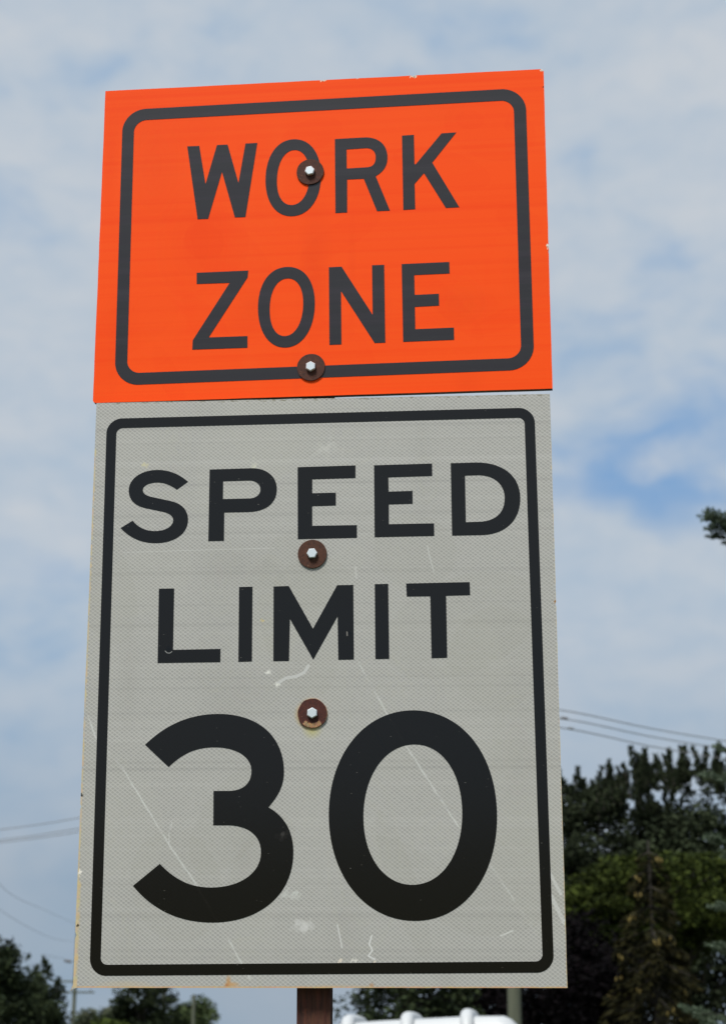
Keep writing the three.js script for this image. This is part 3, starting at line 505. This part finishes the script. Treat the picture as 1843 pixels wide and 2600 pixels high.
// the blue spruce at the right edge: whorled boughs carrying bottle-brush twigs
{
  const base = V(4.75, 0, -12.4), t = thing('spruce_tree', 'blue-green spruce at the right edge, only its bough tips in view', 'tree', base.toArray()), r = rng(241), L = new Leaves();
  const wood = [limb(V(0, -0.1, 0), V(0.05, 8.6, 0), 0.2, 0.02, 0, r)], pal = [[0.082, 0.115, 0.072], [0.11, 0.145, 0.1], [0.055, 0.08, 0.048], [0.14, 0.175, 0.125]];
  let dense = 750;
  function twig(p, d, len) {
    const n = Math.round(len * dense), e1 = V(0, 1, 0).cross(d).normalize(), e2 = d.clone().cross(e1);
    for (let i = 0; i < n; i++) {
      const s = r(), a = r() * 2 * Math.PI, out = e1.clone().multiplyScalar(Math.cos(a)).addScaledVector(e2, Math.sin(a));
      const ax = out.multiplyScalar(0.8).addScaledVector(d, 0.75).normalize().multiplyScalar(0.014), q = p.clone().addScaledVector(d, s * len).add(ax);
      L.quad(q, ax, unit(r).cross(ax).normalize().multiplyScalar(dense > 500 ? 0.0032 : 0.006), pick(r, dense > 500 ? pal : DARK));
    }
  }
  function bough(from, to, sag, spread) {
    const at = (s) => from.clone().lerp(to, s).add(V(0, -sag * 4 * s * (1 - s), 0)), len = from.distanceTo(to), dir = to.clone().sub(from).setY(0).normalize();
    wood.push(limb(from, at(0.97), 0.035, 0.006, 0.02, r));
    const side = V(-dir.z, 0, dir.x);
    for (let s = 0.4; s < 1; s += 0.05 / len) {
      const p = at(s), d = at(Math.min(1, s + 0.02)).sub(at(s - 0.02)).normalize();
      for (const k of [-1, 1]) {
        const tl = spread * (1.08 - s) * (0.7 + r() * 0.5) + 0.09, td = d.clone().multiplyScalar(0.8).addScaledVector(side, k * 0.75).add(V(0, (r() - 0.35) * 0.5, 0)).normalize();
        twig(p, td, tl);
        if (tl > 0.16) for (let q = 0.35; q < 0.95; q += 0.28) twig(p.clone().addScaledVector(td, tl * q), td.clone().addScaledVector(side, -k * 0.5).addScaledVector(d, 0.6).add(V(0, (r() - 0.5) * 0.4, 0)).normalize(), 0.1 + r() * 0.05);
      }
      if (r() < 0.5) twig(p, d.clone().add(V((r() - 0.5) * 0.8, 0.5 * (r() - 0.2), (r() - 0.5) * 0.8)).normalize(), 0.12);
    }
    twig(at(0.97), to.clone().sub(at(0.9)).normalize(), 0.11);
  }
  // the boughs that reach into the picture, by where their tips hang
  for (const [x, y, z, sag] of [[2.63, 5.46, -12.0, 0.05], [2.65, 5.40, -12.05, 0.06], [2.68, 5.34, -12.1, 0.04], [2.66, 5.49, -12.15, 0.03], [2.52, 3.52, -12.1, 0.1], [2.66, 3.75, -12.3, 0.08], [2.47, 3.06, -12.0, 0.1], [2.62, 2.95, -12.2, 0.1], [2.5, 2.6, -12.0, 0.1], [2.48, 2.33, -12.1, 0.1], [2.25, 1.90, -12.0, 0.14], [2.42, 1.82, -12.3, 0.14], [2.6, 1.95, -11.8, 0.12]])
    bough(V(0, y - 0.25, 0), V(x, y, z).sub(base), sag, 0.3);
  dense = 230;
  for (let i = 0; i < 46; i++) {
    const y = 0.6 + i * 0.165, a = i * 2.4 + r(), f = 1 - y / 9.2, len = Math.min(1.85, 2.5 * f) * (0.8 + r() * 0.25);
    bough(V(0, y, 0), V(Math.cos(a) * len, y + 0.1, Math.sin(a) * len), 0.12, 0.22);
  }
  part('trunk', mergeGeometries(wood), barkMat, t);
  part('crown', L.geometry(), leafMat, t);
}

// ------------------------------------------------------------------ utility poles and wires
const poleTex = canvasTex(256, 512, (g, w, h) => {
  const r = rng(301); g.fillStyle = '#575b4c'; g.fillRect(0, 0, w, h);
  for (let i = 0; i < 900; i++) { const v = 48 + r() * 60; g.fillStyle = `rgba(${v},${v + 4},${v * 0.85},${0.1 + r() * 0.25})`; g.fillRect(r() * w, r() * h, 1 + r() * 2, 20 + r() * 160); }
});
poleTex.repeat.set(1, 4);
const poleMat = new THREE.MeshStandardMaterial({ map: poleTex, roughness: 0.95 }), greyMetal = std([0.2, 0.21, 0.21], 0.6), wireMat = std([0.2, 0.2, 0.205], 0.7), porcelain = std([0.10, 0.085, 0.08], 0.35);
function pole(label, pos, height, r0, r1, arms) {
  const t = thing('utility_pole', label, 'utility pole', pos);
  part('shaft', new THREE.CylinderGeometry(r1, r0, height, 20, 8).translate(0, height / 2, 0), poleMat, t);
  for (const [y, x0, x1, yaw, pins] of arms) {
    const a = part('crossarm', new RoundedBoxGeometry(x1 - x0, 0.12, 0.1, 2, 0.015).translate((x0 + x1) / 2, 0, r0 * 0.8), poleMat, t);
    a.position.y = y; a.rotation.y = yaw;
    for (const px of pins) part('insulator', new THREE.LatheGeometry([[0, 0], [0.03, 0], [0.03, 0.05], [0.07, 0.06], [0.05, 0.1], [0.065, 0.13], [0.03, 0.18], [0, 0.19]].map(([x, y]) => new THREE.Vector2(x, y)), 12), porcelain, a).position.set(px, 0.06, r0 * 0.8);
  }
  return t;
}
pole('grey-green wooden utility pole showing below the right part of the sign', [2.6, 0, -30], 7.9, 0.125, 0.1, [[7.35, -0.9, 0.9, 0, [-0.8, -0.4, 0.4, 0.8]]]);
pole('thin utility pole with crossarms by the lower left corner of the sign', [-22.17, 0, -134], 11.6, 0.16, 0.13, [[7.05, -1.6, 0.3, 0.2, []], [6.25, -1.9, 1.5, 0.3, [-1.4, 1.2]]]);
pole('pale wooden utility pole in front of the dark tree under the sign', [-18.25, 0, -160], 10.5, 0.24, 0.19, [[9.9, -1.2, 1.2, 0.3, [-1, 1]], [5.9, -0.7, 0.7, 0.3, []]]);
pole('faint short utility pole in front of the rounded tree left of the post', [-7.95, 0, -82], 4.35, 0.1, 0.08, []);
function wire(label, pts, rad, group, splice) {
  const c = new THREE.CatmullRomCurve3(pts.map((p) => V(...p))), m = part(numbered('power_line'), new THREE.TubeGeometry(c, 60, rad, 6), wireMat, scene);
  tag(m, label, 'power line', group);
  if (splice) for (const [x, y, z, rr, len, mat] of splice) { const s = part('insulator', new THREE.LatheGeometry([[0, -1], [0.6, -0.9], [1, -0.6], [0.6, -0.3], [1, 0], [0.6, 0.3], [1, 0.6], [0.5, 0.9], [0, 1]].map(([a, b]) => new THREE.Vector2(a * rr, b * len)), 12), mat, m); s.position.set(x, y, z); s.rotation.z = Math.PI / 2 - 0.14; }
  return m;
}
// three lines leaving to the right, behind the sign to the pole
wire('topmost of three power lines crossing the sky at right of the sign', [[2.63, 7.68, -30.00], [3.58, 7.57, -30.00], [5.53, 7.61, -32.00], [7.37, 7.67, -33.73], [14.67, 8.00, -40.67]], 0.0105, null);
wire('middle of the three power lines at right, dark insulator beside the sign', [[2.63, 7.51, -30.00], [3.61, 7.41, -30.00], [5.53, 7.45, -32.00], [7.35, 7.51, -33.73], [14.67, 7.87, -40.67]], 0.0105, null, [[3.64, 7.41, -29.97, 0.03, 0.07, porcelain]]);
wire('lowest of the three power lines at right, just above the tree tops', [[2.63, 7.35, -30.00], [3.61, 7.24, -30.00], [5.53, 7.26, -32.00], [7.33, 7.31, -33.73], [14.67, 7.67, -40.67]], 0.0105, null, [[3.75, 7.23, -29.97, 0.02, 0.06, greyMetal]]);
// lines leaving to the left
wire('upper power line crossing the sky left of the sign, single', [[2.53, 7.68, -30.00], [-2.67, 7.27, -36.67], [-7.17, 7.33, -42.67], [-10.02, 7.54, -46.67], [-20.00, 8.67, -60.67]], 0.0105, null);
wire('upper one of the close pair of power lines left of the sign', [[2.53, 7.47, -30.00], [-2.67, 7.03, -36.67], [-7.15, 7.07, -42.67], [-10.00, 7.26, -46.67], [-20.00, 8.33, -60.67]], 0.0105, null);
wire('lower one of the close pair of power lines left of the sign', [[2.53, 7.33, -30.00], [-2.67, 6.93, -36.67], [-7.15, 6.98, -42.67], [-9.99, 7.19, -46.67], [-20.00, 8.20, -60.67]], 0.0105, null);
wire('upper thin sagging line dropping toward the far pole at lower left', [[-10.2, 7.2, -45], [-12.76, 7.35, -60], [-18.52, 9.68, -100], [-21.89, 11.2, -130], [-22.4, 11.45, -134]], 0.008, null);
wire('middle thin sagging line dropping toward the far pole at lower left', [[-10.2, 5.9, -45], [-12.7, 6.47, -60], [-18.09, 8.12, -100], [-21.81, 9.8, -130], [-22.4, 10.0, -134]], 0.008, null);
wire('short lowest sagging line by the far pole, with a dark insulator', [[-17.6, 6.9, -95], [-19.9, 7.75, -115], [-22.75, 8.6, -133.8], [-22.5, 8.6, -134]], 0.011, null, [[-22.75, 8.55, -133.7, 0.12, 0.3, porcelain]]);

// ------------------------------------------------------------------ the white cabin with the ribbed roof
{
  const t = thing('portable_toilet', 'white plastic cabin with a ribbed roof, right of the rusty post', 'portable toilet', [0.655, 0, -15.3]);
  t.rotation.y = -0.12; t.scale.set(1.1, 0.968, 1);
  const plastic = std([0.53, 0.55, 0.56], 0.45), shell = std([0.5, 0.53, 0.55], 0.5);
  function rings(list) {                                      // [half width, half depth, y, corner radius]
    const P = [], I = [], n = 40;
    for (const [hx, hz, y, cr] of list) for (let i = 0; i < n; i++) {
      const q = Math.floor(i / 10), a = (q + (i % 10) / 9) * Math.PI / 2, sx = [1, -1, -1, 1][q], sz = [1, 1, -1, -1][q];
      P.push(sx * (hx - cr) + Math.cos(a) * cr, y, sz * (hz - cr) + Math.sin(a) * cr);
    }
    for (let k = 0; k < list.length - 1; k++) for (let i = 0; i < n; i++) { const a = k * n + i, b = k * n + (i + 1) % n; I.push(a, a + n, b, b, a + n, b + n); }
    const c = P.length / 3, top = (list.length - 1) * n; P.push(0, list[list.length - 1][2], 0);
    for (let i = 0; i < n; i++) I.push(top + i, c, top + (i + 1) % n);
    const g = new THREE.BufferGeometry(); g.setAttribute('position', new THREE.Float32BufferAttribute(P, 3)); g.setIndex(I); g.computeVertexNormals(); return g;
  }
  part('wall', rings([[0.6, 0.5, 0, 0.06], [0.6, 0.5, 1.66, 0.06]]), shell, t);
  const door = part('door', new RoundedBoxGeometry(0.62, 1.5, 0.04, 3, 0.015).translate(0, 0.85, 0.51), plastic, t);
  part('handle', new RoundedBoxGeometry(0.03, 0.16, 0.04, 2, 0.01).translate(0.24, 0.9, 0.545), greyMetal, door);
  const roof = part('roof', rings([[0.76, 0.6, 1.64, 0.09], [0.79, 0.63, 1.68, 0.1], [0.78, 0.62, 1.76, 0.1], [0.74, 0.585, 1.86, 0.1], [0.68, 0.53, 1.935, 0.1], [0.64, 0.5, 1.955, 0.1], [0.4, 0.3, 1.97, 0.1]]), plastic, t);
  roof.rotation.z = 0.052;
  for (const x of [-0.56, -0.10, 0.36]) {
    const c = new THREE.CatmullRomCurve3([V(x, 1.66, 0.62), V(x, 1.77, 0.625), V(x, 1.87, 0.6), V(x, 1.945, 0.545), V(x, 1.975, 0.47), V(x, 1.985, 0.2), V(x, 1.985, -0.2), V(x, 1.95, -0.5), V(x, 1.77, -0.62)]);
    part('rib', new THREE.TubeGeometry(c, 60, 0.052, 14), plastic, roof);
  }
}

renderer.render(scene, camera);
